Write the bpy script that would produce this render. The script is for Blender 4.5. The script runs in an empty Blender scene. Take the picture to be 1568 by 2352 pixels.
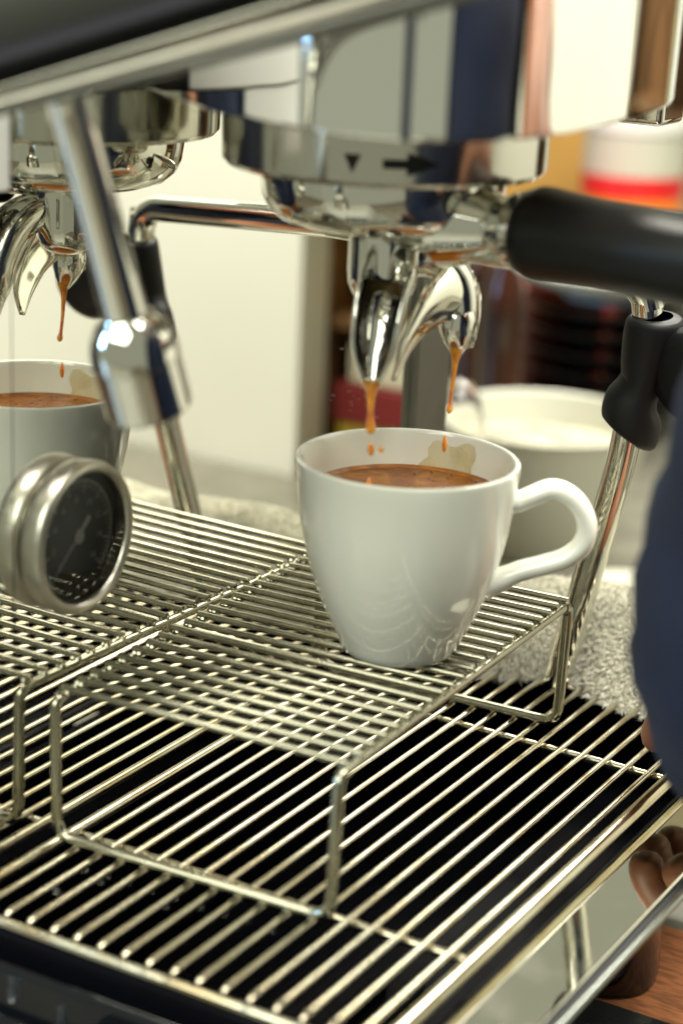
import bpy, bmesh, math, random
from mathutils import Vector, Matrix, noise
random.seed(7)
MM = 0.001
scene = bpy.context.scene
col = scene.collection
R = math.radians
pi = math.pi

# ------------------------------------------------------------------ camera
cam_d = bpy.data.cameras.new("camera")
cam = bpy.data.objects.new("camera", cam_d)
col.objects.link(cam)
cam.matrix_world = Matrix((
    (0.86076959, -0.18662034, 0.4735489, 0.4162),
    (0.50733983, 0.23960681, -0.82776499, -0.6345),
    (0.04101224, 0.95276515, 0.30092619, 0.3350),
    (0, 0, 0, 1)))
cam_d.sensor_fit = 'VERTICAL'
cam_d.sensor_height = 36.0
cam_d.sensor_width = 24.0
cam_d.lens = 36.0 * 4650.0 / 2352.0
cam_d.clip_start = 0.01
cam_d.clip_end = 60
cam_d.dof.use_dof = True
cam_d.dof.focus_distance = 0.80
cam_d.dof.aperture_fstop = 5.4
scene.camera = cam

# ------------------------------------------------------------------ world and exposure
world = bpy.data.worlds.new("World")
scene.world = world
world.use_nodes = True
wn = world.node_tree
wn.nodes['Background'].inputs[0].default_value = (0.77, 0.79, 0.60, 1)
wn.nodes['Background'].inputs[1].default_value = 0.42
scene.view_settings.view_transform = 'Standard'
scene.view_settings.look = 'None'
scene.view_settings.exposure = 0.18
scene.view_settings.gamma = 1.0
try:
    scene.cycles.use_denoising = True
    scene.cycles.max_bounces = 10
    scene.cycles.glossy_bounces = 6
    scene.cycles.caustics_reflective = False
    scene.cycles.caustics_refractive = False
    scene.cycles.sample_clamp_indirect = 6
except Exception:
    pass

def area(name, loc, target, sx, sy, power, colr):
    d = bpy.data.lights.new(name, 'AREA')
    d.shape = 'RECTANGLE'; d.size = sx; d.size_y = sy
    d.energy = power; d.color = colr
    o = bpy.data.objects.new(name, d); col.objects.link(o)
    o.location = loc
    o.rotation_euler = (Vector(target) - Vector(loc)).to_track_quat('-Z', 'Y').to_euler()
    return o
area("window_light", (-0.30, 1.75, 1.75), (0.05, 0.1, 0.0), 1.3, 0.8, 75, (1.0, 0.98, 0.88))
area("ceiling_light", (0.75, 0.0, 1.65), (0.55, 0.3, 0.0), 1.2, 0.8, 68, (1.0, 0.965, 0.87))
area("front_light", (-0.15, -1.55, 1.25), (0.1, 0.0, 0.05), 1.5, 0.9, 31, (0.97, 1.0, 0.86))
area("room_window_light", (-0.95, -0.85, 0.42), (0.05, -0.1, 0.2), 0.22, 0.55, 9, (0.32, 0.60, 1.0))

# ------------------------------------------------------------------ materials
def mat(name, c, rough=0.5, metal=0.0, coat=0.0, trans=0.0, ior=1.45, emis=None, es=0.0,
        bump=0.0, bscale=200.0, var=0.0, vscale=60.0, stretch=None, rvar=0.0, c2=None, sheen=0.0, sub=0.0, bdist=0.001):
    m = bpy.data.materials.new(name); m.use_nodes = True
    nt = m.node_tree; b = nt.nodes['Principled BSDF']
    b.inputs['Base Color'].default_value = (*c, 1)
    b.inputs['Roughness'].default_value = rough
    b.inputs['Metallic'].default_value = metal
    b.inputs['Coat Weight'].default_value = coat
    b.inputs['Coat Roughness'].default_value = 0.05
    b.inputs['Transmission Weight'].default_value = trans
    b.inputs['IOR'].default_value = ior
    b.inputs['Sheen Weight'].default_value = sheen
    if sub:
        b.inputs['Subsurface Weight'].default_value = sub
        b.inputs['Subsurface Radius'].default_value = (0.01, 0.006, 0.003)
        b.inputs['Subsurface Scale'].default_value = 0.4
    if emis:
        b.inputs['Emission Color'].default_value = (*emis, 1)
        b.inputs['Emission Strength'].default_value = es
    if bump or var or rvar:
        tc = nt.nodes.new('ShaderNodeTexCoord')
        mp = nt.nodes.new('ShaderNodeMapping')
        nt.links.new(tc.outputs['Object'], mp.inputs[0])
        if stretch: mp.inputs['Scale'].default_value = stretch
    if bump:
        n = nt.nodes.new('ShaderNodeTexNoise'); n.inputs['Scale'].default_value = bscale
        n.inputs['Detail'].default_value = 4
        nt.links.new(mp.outputs[0], n.inputs[0])
        bp = nt.nodes.new('ShaderNodeBump'); bp.inputs['Strength'].default_value = bump
        bp.inputs['Distance'].default_value = bdist
        nt.links.new(n.outputs['Fac'], bp.inputs['Height'])
        nt.links.new(bp.outputs[0], b.inputs['Normal'])
    if var or rvar:
        n2 = nt.nodes.new('ShaderNodeTexNoise'); n2.inputs['Scale'].default_value = vscale
        n2.inputs['Detail'].default_value = 5
        nt.links.new(mp.outputs[0], n2.inputs[0])
        if var:
            cr = nt.nodes.new('ShaderNodeValToRGB')
            cr.color_ramp.elements[0].position = 0.38; cr.color_ramp.elements[1].position = 0.62
            lo = c2 if c2 else tuple(x * (1 - var) for x in c)
            cr.color_ramp.elements[0].color = (*lo, 1); cr.color_ramp.elements[1].color = (*c, 1)
            nt.links.new(n2.outputs['Fac'], cr.inputs[0])
            nt.links.new(cr.outputs[0], b.inputs['Base Color'])
        if rvar:
            mr = nt.nodes.new('ShaderNodeMapRange')
            mr.inputs['From Min'].default_value = 0.35; mr.inputs['From Max'].default_value = 0.7
            mr.inputs['To Min'].default_value = rough; mr.inputs['To Max'].default_value = rough + rvar
            nt.links.new(n2.outputs['Fac'], mr.inputs[0])
            nt.links.new(mr.outputs[0], b.inputs['Roughness'])
    return m

M = {}
M['chrome'] = mat('chrome', (0.72, 0.71, 0.65), 0.035, 1.0, rvar=0.06, vscale=40)
M['cowl'] = mat('cowl_chrome', (0.90, 0.90, 0.85), 0.05, 1.0, bump=0.05, bscale=14, stretch=(1, 1, 0.25), bdist=0.01)
M['mirror'] = mat('mirror_steel', (0.90, 0.90, 0.86), 0.008, 1.0, bump=0.03, bscale=70, stretch=(1, 1, 0.08), rvar=0.015, vscale=25, bdist=0.0002)
M['ring_steel'] = mat('turned_steel', (0.58, 0.56, 0.49), 0.10, 1.0, bump=0.12, bscale=160, stretch=(1, 1, 0.02), bdist=0.0004, rvar=0.1, vscale=50)
M['steel'] = mat('wire_steel', (0.37, 0.355, 0.27), 0.17, 1.0, rvar=0.10, vscale=60, var=0.12)
M['grate_steel'] = mat('grate_steel', (0.70, 0.67, 0.54), 0.14, 1.0, rvar=0.12, vscale=35, var=0.10, c2=(0.55, 0.46, 0.30))
M['brushed'] = mat('brushed_steel', (0.52, 0.50, 0.43), 0.28, 1.0, rvar=0.15, vscale=120, stretch=(1, 1, 6))
M['satin'] = mat('pale_reflector', (0.92, 0.93, 0.86), 0.4, 0.0)  # pale non-metal, brightened for its reflection in the hood
M['ledge'] = mat('polished_ledge', (0.80, 0.78, 0.68), 0.03, 1.0, bump=0.03, bscale=60, rvar=0.05, vscale=80, bdist=0.0005)
M['post'] = mat('post_steel', (0.20, 0.20, 0.18), 0.30, 0.85, rvar=0.08, vscale=60)
M['black_enamel'] = mat('black_enamel', (0.005, 0.006, 0.007), 0.06, 0.0, bump=0.35, bscale=14, bdist=0.003)
M['black_paint'] = mat('black_paint', (0.006, 0.006, 0.008), 0.6, ior=1.3)
M['black_wet'] = mat('wet_black_plastic', (0.003, 0.003, 0.004), 0.2, 0.0, bump=0.12, bscale=60, bdist=0.001, ior=1.12)
M['lip_steel'] = mat('lip_steel', (0.30, 0.32, 0.29), 0.2, 1.0)
M['dark_trim'] = mat('dark_chrome_trim', (0.17, 0.165, 0.14), 0.25, 1.0)
M['olive_grey'] = mat('olive_grey_paint', (0.030, 0.031, 0.024), 0.55)
M['black_rubber'] = mat('black_rubber', (0.008, 0.009, 0.010), 0.5, bump=0.2, bscale=1500, bdist=0.0002, ior=1.35)
M['bakelite'] = mat('black_handle_plastic', (0.007, 0.007, 0.0065), 0.36, ior=1.36, bump=0.1, bscale=900, bdist=0.0002)
M['ceramic'] = mat('white_ceramic', (0.84, 0.85, 0.76), 0.12, coat=0.8, sub=0.0, bump=0.04, bscale=30)
M['film'] = mat('coffee_film', (0.74, 0.67, 0.36), 0.2, coat=0.6, var=0.12, vscale=60)
def film():
    m = mat('coffee_film', (0.72, 0.60, 0.26), 0.2, coat=0.5)
    nt = m.node_tree; b = nt.nodes['Principled BSDF']
    tc = nt.nodes.new('ShaderNodeTexCoord'); n = nt.nodes.new('ShaderNodeTexNoise'); n.inputs['Scale'].default_value = 70
    nt.links.new(tc.outputs['Object'], n.inputs[0])
    r = nt.nodes.new('ShaderNodeMapRange'); r.inputs['From Min'].default_value = .35; r.inputs['From Max'].default_value = .65
    r.inputs['To Min'].default_value = .35; r.inputs['To Max'].default_value = .75
    nt.links.new(n.outputs['Fac'], r.inputs[0]); nt.links.new(r.outputs[0], b.inputs['Alpha']); return m
M['film'] = film()
M['stream'] = mat('coffee_stream', (0.95, 0.42, 0.03), 0.12, coat=0.8, sub=0.4, trans=0.0, var=0.25, vscale=200, c2=(0.62, 0.17, 0.02))
M['scoop'] = mat('scoop_chrome', (0.86, 0.84, 0.74), 0.10, 1.0)
M['amber'] = mat('coffee_coat', (0.13, 0.075, 0.018), 0.18, 0.0, coat=0.35, var=0.6, vscale=70, c2=(0.03, 0.022, 0.012))
M['glass'] = mat('clear_glass', (1, 1, 1), 0.0, trans=1.0, ior=1.45)
def thin_glass():
    m = bpy.data.materials.new('thin_glass'); m.use_nodes = True
    nt = m.node_tree; nt.nodes.remove(nt.nodes['Principled BSDF'])
    t = nt.nodes.new('ShaderNodeBsdfTransparent'); g = nt.nodes.new('ShaderNodeBsdfGlossy'); g.inputs['Roughness'].default_value = 0.02
    f = nt.nodes.new('ShaderNodeFresnel'); f.inputs[0].default_value = 1.5
    x = nt.nodes.new('ShaderNodeMixShader')
    nt.links.new(f.outputs[0], x.inputs[0]); nt.links.new(t.outputs[0], x.inputs[1]); nt.links.new(g.outputs[0], x.inputs[2])
    nt.links.new(x.outputs[0], nt.nodes['Material Output'].inputs[0]); return m
M['thin_glass'] = thin_glass()
M['water'] = mat('water', (1, 1, 1), 0.0, trans=1.0, ior=1.33)
M['dial'] = mat('dial_face', (0.085, 0.088, 0.078), 0.3)
M['dialmark'] = mat('dial_marks', (0.62, 0.62, 0.52), 0.4)
M['ink'] = mat('black_ink', (0.006, 0.006, 0.006), 0.45)
M['terry'] = mat('terry_cloth', (0.72, 0.70, 0.57), 0.9, sheen=0.2, var=0.15, vscale=60)
M['counter'] = mat('counter_stone', (0.20, 0.19, 0.145), 0.25, var=0.25, vscale=30)
M['mat_orange'] = mat('orange_mat', (0.52, 0.19, 0.07), 0.7, var=0.5, vscale=90, stretch=(1, 5, 1), bump=0.6, bscale=200)
M['mat_black'] = mat('black_bar_mat', (0.025, 0.027, 0.027), 0.2, bump=0.3, bscale=90)
M['cream_wall'] = mat('cream_wall', (0.86, 0.86, 0.76), 0.6, var=0.06, vscale=3)
M['wall'] = mat('far_wall', (0.62, 0.52, 0.32), 0.8, var=0.3, vscale=2)
M['floor'] = mat('floor_tile', (0.22, 0.19, 0.14), 0.5, var=0.3, vscale=5)
M['orange_card'] = mat('ochre_board', (0.66, 0.36, 0.07), 0.55, var=0.2, vscale=8)
M['red'] = mat('red_label', (0.62, 0.012, 0.012), 0.4)
M['orange'] = mat('orange_label', (0.80, 0.22, 0.02), 0.4)
M['lightred'] = mat('coral_label', (0.85, 0.20, 0.10), 0.4)
M['cream_plastic'] = mat('cream_plastic', (0.50, 0.50, 0.40), 0.35, sub=0.0)
M['white_plastic'] = mat('white_plastic', (0.78, 0.78, 0.72), 0.3)
M['black_glaze'] = mat('black_glaze', (0.008, 0.008, 0.008), 0.12, coat=0.5)
M['brown_glass'] = mat('brown_syrup', (0.07, 0.018, 0.006), 0.2, coat=0.3, var=0.7, vscale=12, c2=(0.02, 0.006, 0.003))
M['brown'] = mat('dark_brown_wood', (0.22, 0.11, 0.04), 0.5, var=0.5, vscale=12)
M['olive'] = mat('olive_tin', (0.50, 0.36, 0.04), 0.4)
M['maroon'] = mat('maroon_board', (0.20, 0.02, 0.02), 0.5)
M['beige'] = mat('beige_card', (0.66, 0.62, 0.46), 0.7)
M['oats'] = mat('pale_powder', (0.58, 0.53, 0.38), 0.9, var=0.45, vscale=22, bump=1.0, bscale=60, bdist=0.01)
M['navy'] = mat('navy_cotton', (0.005, 0.009, 0.026), 0.9, var=0.45, vscale=25, bump=0.4, bscale=700)
M['black_cloth'] = mat('black_cotton', (0.010, 0.011, 0.014), 0.9, bump=0.4, bscale=600)
M['skin'] = mat('skin', (0.27, 0.105, 0.05), 0.45, sub=0.2, var=0.15, vscale=60)
M['hair'] = mat('dark_hair', (0.012, 0.009, 0.007), 0.5)
M['nail'] = mat('nail', (0.55, 0.30, 0.22), 0.3)

def crema():
    m = bpy.data.materials.new('crema'); m.use_nodes = True
    nt = m.node_tree; b = nt.nodes['Principled BSDF']
    b.inputs['Roughness'].default_value = 0.35; b.inputs['Coat Weight'].default_value = 0.0; b.inputs['IOR'].default_value = 1.25
    tc = nt.nodes.new('ShaderNodeTexCoord')
    n = nt.nodes.new('ShaderNodeTexNoise'); n.inputs['Scale'].default_value = 75; n.inputs['Detail'].default_value = 9
    n.inputs['Distortion'].default_value = 1.2
    nt.links.new(tc.outputs['Object'], n.inputs[0])
    cr = nt.nodes.new('ShaderNodeValToRGB')
    e = cr.color_ramp.elements
    e[0].position = 0.32; e[0].color = (0.13, 0.036, 0.002, 1)
    e[1].position = 0.70; e[1].color = (0.36, 0.145, 0.02, 1)
    x = e.new(0.5); x.color = (0.19, 0.06, 0.005, 1)
    nt.links.new(n.outputs['Fac'], cr.inputs[0]); nt.links.new(cr.outputs[0], b.inputs['Base Color'])
    bp = nt.nodes.new('ShaderNodeBump'); bp.inputs['Strength'].default_value = 0.3; bp.inputs['Distance'].default_value = 0.0006
    n3 = nt.nodes.new('ShaderNodeTexVoronoi'); n3.inputs['Scale'].default_value = 700
    nt.links.new(tc.outputs['Object'], n3.inputs[0]); nt.links.new(n3.outputs['Distance'], bp.inputs['Height'])
    nt.links.new(bp.outputs[0], b.inputs['Normal'])
    return m
M['crema'] = crema()
M['crema_edge'] = mat('crema_edge', (0.40, 0.13, 0.015), 0.25, var=0.4, vscale=200)

# ------------------------------------------------------------------ mesh helpers (coordinates in millimetres, world axes)
class MB:
    def __init__(self): self.v = []; self.f = []
    def add(self, vs, fs):
        k = len(self.v); self.v += [tuple(p) for p in vs]; self.f += [tuple(i + k for i in f) for f in fs]; return self
    def box(self, x0, x1, y0, y1, z0, z1):
        return self.add([(x0,y0,z0),(x1,y0,z0),(x1,y1,z0),(x0,y1,z0),(x0,y0,z1),(x1,y0,z1),(x1,y1,z1),(x0,y1,z1)],
                        [(0,3,2,1),(4,5,6,7),(0,1,5,4),(1,2,6,5),(2,3,7,6),(3,0,4,7)])
    def tube(self, path, rad, n=14, caps=True, squash=None):
        P = [Vector(p) for p in path]
        if not isinstance(rad, (list, tuple)): rad = [rad] * len(P)
        T = []
        for i in range(len(P)):
            a = P[max(i-1, 0)]; b = P[min(i+1, len(P)-1)]
            T.append((b - a).normalized())
        ref = Vector((0, 0, 1)) if abs(T[0].z) < 0.9 else Vector((1, 0, 0))
        N = (ref - T[0] * ref.dot(T[0])).normalized()
        vs = []; fs = []
        for i, p in enumerate(P):
            N = (N - T[i] * N.dot(T[i])).normalized()
            B = T[i].cross(N)
            s = squash[i] if squash else (1, 1)
            for k in range(n):
                a = 2 * pi * k / n
                vs.append(p + (N * math.cos(a) * s[0] + B * math.sin(a) * s[1]) * rad[i])
        for i in range(len(P) - 1):
            for k in range(n):
                k2 = (k + 1) % n
                fs.append((i*n+k, i*n+k2, (i+1)*n+k2, (i+1)*n+k))
        if caps:
            fs.append(tuple(range(n-1, -1, -1))); fs.append(tuple((len(P)-1)*n + k for k in range(n)))
        return self.add(vs, fs)
    def lathe(self, prof, c=(0, 0, 0), axis=None, n=48, a0=0, a1=2*pi):
        """prof: (r, h) pairs; h along the axis"""
        c = Vector(c); A = Vector(axis).normalized() if axis else Vector((0, 0, 1))
        ref = Vector((1, 0, 0)) if abs(A.x) < 0.9 else Vector((0, 1, 0))
        U = (ref - A * ref.dot(A)).normalized(); W = A.cross(U)
        full = abs(a1 - a0 - 2*pi) < 1e-6
        m = n if full else n + 1
        vs = []; fs = []
        for r, h in prof:
            for k in range(m):
                a = a0 + (a1 - a0) * k / n
                vs.append(c + A * h + (U * math.cos(a) + W * math.sin(a)) * max(r, 1e-4))
        for i in range(len(prof) - 1):
            for k in range(n):
                k2 = (k + 1) % m
                fs.append((i*m+k, i*m+k2, (i+1)*m+k2, (i+1)*m+k))
        return self.add(vs, fs)
    def prism(self, pts, z0, z1):
        n = len(pts)
        self.add([(x, y, z0) for x, y in pts] + [(x, y, z1) for x, y in pts],
                 [tuple(range(n-1, -1, -1)), tuple(range(n, 2*n))] + [(i, (i+1) % n, n+(i+1) % n, n+i) for i in range(n)])
        return self
    def grid(self, fn, nu, nv):
        vs = [fn(i/nu, j/nv) for i in range(nu+1) for j in range(nv+1)]
        fs = [(i*(nv+1)+j, (i+1)*(nv+1)+j, (i+1)*(nv+1)+j+1, i*(nv+1)+j+1) for i in range(nu) for j in range(nv)]
        return self.add(vs, fs)
    def mesh(self, name, m, origin=(0, 0, 0), smooth=True):
        me = bpy.data.meshes.new(name)
        ox, oy, oz = origin
        me.from_pydata([((x-ox)*MM, (y-oy)*MM, (z-oz)*MM) for x, y, z in self.v], [], self.f)
        bm = bmesh.new(); bm.from_mesh(me)
        bmesh.ops.recalc_face_normals(bm, faces=bm.faces); bm.to_mesh(me); bm.free()
        me.materials.append(M[m])
        if smooth:
            for p in me.polygons: p.use_smooth = True
            try: me.set_sharp_from_angle(angle=R(38))
            except Exception: pass
        me.update()
        return me

def props(o, label=None, cat=None, group=None, kind=None):
    if label: o['label'] = label
    if cat: o['category'] = cat
    if group: o['group'] = group
    if kind: o['kind'] = kind
    return o
def thing(name, loc, label, cat, group=None, rz=0.0):
    o = bpy.data.objects.new(name, None); col.objects.link(o)
    o.empty_display_size = 0.02
    o.location = Vector(loc) * MM; o.rotation_euler = (0, 0, rz)
    o['_org'] = tuple(loc)
    return props(o, label, cat, group)
def org(o): 
    return tuple(o['_org']) if '_org' in o else (0, 0, 0)
def part(name, mb, m, parent=None, bevel=0, bseg=2, smooth=True, label=None, kind=None, subsurf=0):
    """mesh given in world millimetres; stored relative to its thing's origin"""
    o_ = (0, 0, 0)
    if parent is not None:
        top = parent.parent if parent.parent else parent
        o_ = org(top)
    me = mb.mesh(name, m, o_, smooth)
    o = bpy.data.objects.new(name, me); col.objects.link(o)
    if parent is not None: o.parent = parent
    if bevel:
        b = o.modifiers.new('bevel', 'BEVEL'); b.width = bevel * MM; b.segments = bseg
        b.limit_method = 'ANGLE'; b.angle_limit = R(40); b.harden_normals = False
    if subsurf:
        s = o.modifiers.new('sub', 'SUBSURF'); s.levels = subsurf; s.render_levels = subsurf
    if not subsurf and smooth and kind is None:
        w = o.modifiers.new('normals', 'WEIGHTED_NORMAL'); w.keep_sharp = True
    return props(o, label, None, None, kind)
def solo(name, mb, m, label, cat, group=None, kind=None, bevel=0, smooth=True):
    """a thing that is a single mesh, origin at its own centre bottom"""
    xs = [p[0] for p in mb.v]; ys = [p[1] for p in mb.v]; zs = [p[2] for p in mb.v]
    og = ((min(xs)+max(xs))/2, (min(ys)+max(ys))/2, min(zs))
    me = mb.mesh(name, m, og, smooth)
    o = bpy.data.objects.new(name, me); col.objects.link(o)
    o.location = Vector(og) * MM
    if bevel:
        b = o.modifiers.new('bevel', 'BEVEL'); b.width = bevel * MM; b.segments = 2
        b.limit_method = 'ANGLE'; b.angle_limit = R(40)
    return props(o, label, cat, group, kind)
def smoothpath(pts, n=6):
    """Catmull-Rom through the points"""
    P = [Vector(p) for p in pts]; out = []
    for i in range(len(P)-1):
        p0 = P[max(i-1, 0)]; p1 = P[i]; p2 = P[i+1]; p3 = P[min(i+2, len(P)-1)]
        for k in range(n):
            t = k / n
            out.append(0.5*((2*p1) + (-p0+p2)*t + (2*p0-5*p1+4*p2-p3)*t*t + (-p0+3*p1-3*p2+p3)*t**3))
    out.append(P[-1]); return out
def filletpath(pts, r, n=6):
    P = [Vector(p) for p in pts]; out = [P[0]]
    for i in range(1, len(P)-1):
        a = (P[i-1]-P[i]).normalized(); b = (P[i+1]-P[i]).normalized()
        p = P[i] + a*r; q = P[i] + b*r
        for k in range(n+1):
            t = k/n; out.append(p*(1-t)**2 + P[i]*2*t*(1-t) + q*t*t)
    out.append(P[-1]); return out
def lerp(a, b, t): return a + (b - a) * t

# ------------------------------------------------------------------ the setting
def struct(name, mb, m, bevel=0):
    o = part(name, mb, m, None, bevel); o['kind'] = 'structure'; return o
struct('floor', MB().box(-3000, 3000, -2500, 3600, -1040, -1000), 'floor')
struct('counter', MB().prism([(-1500,-700),(262,-700),(262,400),(900,400),(900,618),(262,618),(262,1500),(-1500,1500)], -140, -100), 'counter', 3)
struct('wall', MB().box(345, 2600, 622, 662, -1000, 1500), 'cream_wall')
o = struct('far_wall', MB().box(-2600, 345, 3200, 3240, -1000, 1600), 'wall')

# ------------------------------------------------------------------ espresso machine
mac = thing('espresso_machine', (0, 0, -100), 'polished steel espresso machine with mirror side panel, chrome group hood and steam wand', 'espresso machine')
panel = part('mirror_panel', MB().box(-4.5, 0, -128, 149, -62, 261), 'mirror', mac, smooth=False, label='mirror polished steel side panel with fine coffee splashes')
part('body', MB().box(-420, -6, -182, 180, -90, 460), 'black_enamel', mac, 4)
part('side_post', MB().box(-5, 4, 149.5, 181, -60, 330), 'post', mac, 1.2, label='grey satin steel post at the end of the mirror panel')
sp = MB()
for k in range(70):
    y = random.gauss(112, 14) if k < 52 else random.uniform(60, 146); z = random.gauss(128, 12) if k < 52 else random.uniform(95, 190)
    if not (60 < y < 147): continue
    s = random.choice([0.12, 0.15, 0.2, 0.3]) * (1.6 if random.random() < 0.06 else 1)
    l = s * random.choice([1, 1, 1, 2.5, 4])
    sp.add([(0.45, y-s, z), (0.45, y, z-l), (0.45, y+s, z), (0.45, y, z+l), (0.75, y, z)], [(0,1,4),(1,2,4),(2,3,4),(3,0,4)])
part('splash_specks', sp, 'white_plastic', mac, kind='stuff', smooth=False)

part('reflection_panel', MB().box(-5, 0.6, -84, 149, 261.5, 470), 'black_enamel', mac, 1)  # black panel added so the lock ring has something dark to reflect
part('mirror_panel', MB().box(-4.5, 0, -176, -128.5, -62, 233.5), 'mirror', mac, smooth=False)
part('reflection_panel', MB().box(-5, 0.2, -176, -128.6, 234, 261), 'satin', mac, .5)  # added reflector, set lower so the hood's left side looks pale
part('reflection_panel', MB().box(-5, 0.8, -176, -85, 261.5, 470), 'satin', mac, 1, label='pale panel added above the front of the mirror panel for the hood to reflect')
# group hood: a rounded chrome cowl
hood_out = [(0,-60),(26,-81),(58,-103),(88,-117),(112,-124),(134,-122),(137,-120.6),(138.6,-118.6),(141.5,-118.2),(144.5,-116),(150,-111),(160,-90),(164,-62),(164,-30),(161,5),(152,50),(134,82),(100,100),(50,108),(0,108)]
hp = [tuple(p[:2]) for p in smoothpath([(x, y, 0) for x, y in hood_out], 5)]
mb = MB()
n = len(hp)
lv = [(262, 3), (262.6, 0.8), (264, 0), (440, -4)]
vs = []
cxh, cyh = 80, -10
for z, inset in lv:
    for x, y in hp:
        d = Vector((x-cxh, y-cyh, 0)); d.normalize()
        vs.append((max(0.5, x - d.x*inset), y - d.y*inset, z))
fs = []
for i in range(len(lv)-1):
    for k in range(n-1): fs.append((i*n+k, i*n+k+1, (i+1)*n+k+1, (i+1)*n+k))
fs.append(tuple(range(n)))
mb.add(vs, fs)
part('group_hood', mb, 'cowl', mac, label='tall mirror polished chrome hood over the brewing group')
GX, GY = 69.0, -8.0
ring = part('lock_ring', MB().lathe([(44, 237.5), (55.5, 237.5), (57, 239.2), (57.1, 241), (57.3, 258), (56, 261.5), (40, 261.8)], (GX, GY, 0), n=96), 'ring_steel', mac,
            label='chrome locking ring stamped with a triangle and an arrow')
# the stamped triangle and arrow on the ring
def on_ring(a, z, r=57.65): return (GX + r*math.cos(R(a)), GY + r*math.sin(R(a)), z)
mk = MB()
mk.add([on_ring(-74.2, 248.3), on_ring(-71.5, 248.3), on_ring(-68.6, 248.3), on_ring(-71.4, 242.2)], [(0, 3, 1), (1, 3, 2)])
part('triangle_mark', mk, 'ink', ring, smooth=False)
mk = MB()
st = [(-61.5 + 1.6*i) for i in range(6)]
vs = []
for a in st: vs += [on_ring(a, 247.2), on_ring(a, 244.2)]
mk.add(vs, [(2*i, 2*i+1, 2*i+3, 2*i+2) for i in range(5)])
mk.add([on_ring(-53.5, 249.4), on_ring(-53.5, 242.0), on_ring(-48.5, 248.0), on_ring(-48.5, 243.6), on_ring(-42.5, 245.8)], [(0, 1, 3, 2), (2, 3, 4)])
part('arrow_mark', mk, 'ink', ring, smooth=False)
part('upper_body', MB().box(-420, 170, -60, 190, 352, 430), 'black_paint', mac, 6)  # unseen housing block added above the frame, darkens reflections in rack and cup
# a second chrome column behind the hood
part('hood_column', MB().box(104, 124, 112, 136, 246, 440), 'chrome', mac, 2.5, 3)
# upper housing : black front with convex chrome trims, running obliquely over the hood
ST = {'low': [(44.2,-197.6,265.0),(97.5,-167.8,282.2),(153.7,-136.3,300.4)], 'a': [(44.2,-197.6,266.9),(97.4,-167.8,286.1),(153.5,-136.5,306.3)],
      'b': [(44.3,-197.6,270.1),(97.4,-167.9,289.8),(153.3,-136.6,310.5)], 'c': [(44.3,-197.6,274.2),(97.3,-167.9,295.5),(152.9,-136.8,317.9)],
      'd': [(44.4,-197.5,283.8),(97.1,-168.0,304.0),(152.5,-137.0,325.2)], 'e': [(44.7,-197.4,302.8),(96.8,-168.2,322.6),(151.7,-137.5,343.4)]}
HN = Vector((0.489, -0.872, 0))
def strip(name, k0, k1, bulge, off, m, label=None, nb=10):
    lo = [Vector(p) for p in ST[k0]]; hi = [Vector(p) for p in ST[k1]]
    def ext(L): return [L[0] + (L[0]-L[1])*0.5, L[0], L[1], L[2], L[2] + (L[2]-L[1])*0.9]
    lo, hi = ext(lo), ext(hi)
    vs = []; 
    for a, b in zip(lo, hi):
        for q in range(nb+1):
            t = q/nb
            vs.append(a.lerp(b, t) + HN*(off + bulge*math.sin(pi*t)))
        vs.append(b - HN*16); vs.append(a - HN*16)
    w = nb + 3; fs = []
    for i in range(4):
        for k in range(w):
            k2 = (k+1) % w; fs.append((i*w+k, i*w+k2, (i+1)*w+k2, (i+1)*w+k))
    fs.append(tuple(range(w))); fs.append(tuple(4*w+k for k in range(w-1, -1, -1)))
    return part(name, MB().add(vs, fs), m, mac, label=label)
strip('trim_edge', 'low', 'a', 0.6, -1.5, 'post')
strip('trim_rail', 'a', 'b', 1.6, 0, 'brushed', 'lower rounded chrome trim of the housing')
strip('trim_rail', 'b', 'c', 2.0, 0.6, 'dark_trim', 'upper rounded chrome trim of the housing')
strip('housing_front', 'c', 'd', 4.5, 1.0, 'black_paint', 'black enamel front edge of the upper housing')
strip('housing_top', 'd', 'e', 1.0, -3.0, 'olive_grey')

# steam wand
wand = part('steam_wand', MB().tube(filletpath([(-14, 69.5, 200.5), (121, 113, 187), (125.3, 115, 172), (117, 118, 108), (94.2, 126.6, 13)], 13, 8), 6.2, 24), 'chrome', mac,
            label='chrome steam wand with black rubber grip resting on the towel')
d = Vector((-0.2327, 0.0817, -0.9691)).normalized()
g = MB()
gp0 = Vector((128, 114.4, 172)); gp1 = Vector((118.9, 117.3, 121))
nn = 34; vs = []; fs = []; seg = 36
axg = (gp1 - gp0).normalized()
ug = Vector((0.86, 0.5, 0)); ug = (ug - axg*ug.dot(axg)).normalized(); wg = axg.cross(ug)
prof = [(0,6.5,6.5),(0.005,10.4,10),(0.04,11.6,11),(0.12,11.6,11),(0.25,10.8,11),(0.38,9.6,11),(0.48,8.6,11),(0.58,8.2,11),(0.66,8.8,11.2),(0.72,11.4,12),(0.77,12.6,12.2),(0.86,13.2,12.4),(0.95,12.8,12.0),(0.995,11.8,11.0),(1.0,6.5,6.5)]
for t, ra, rb in prof:
    c = gp0.lerp(gp1, t)
    for k in range(seg):
        a = 2*pi*k/seg
        rr = ra
        tilt = -5.0 * math.cos(a) * (0.3 if t < .5 else 1)
        vs.append(c + ug*math.cos(a)*rr + wg*math.sin(a)*rb + axg*(-tilt if t > .5 else tilt))
for i in range(len(prof)-1):
    for k in range(seg):
        k2 = (k+1) % seg; fs.append((i*seg+k, i*seg+k2, (i+1)*seg+k2, (i+1)*seg+k))
g.add(vs, fs)
part('rubber_grip', g, 'black_rubber', wand, subsurf=1)
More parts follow.
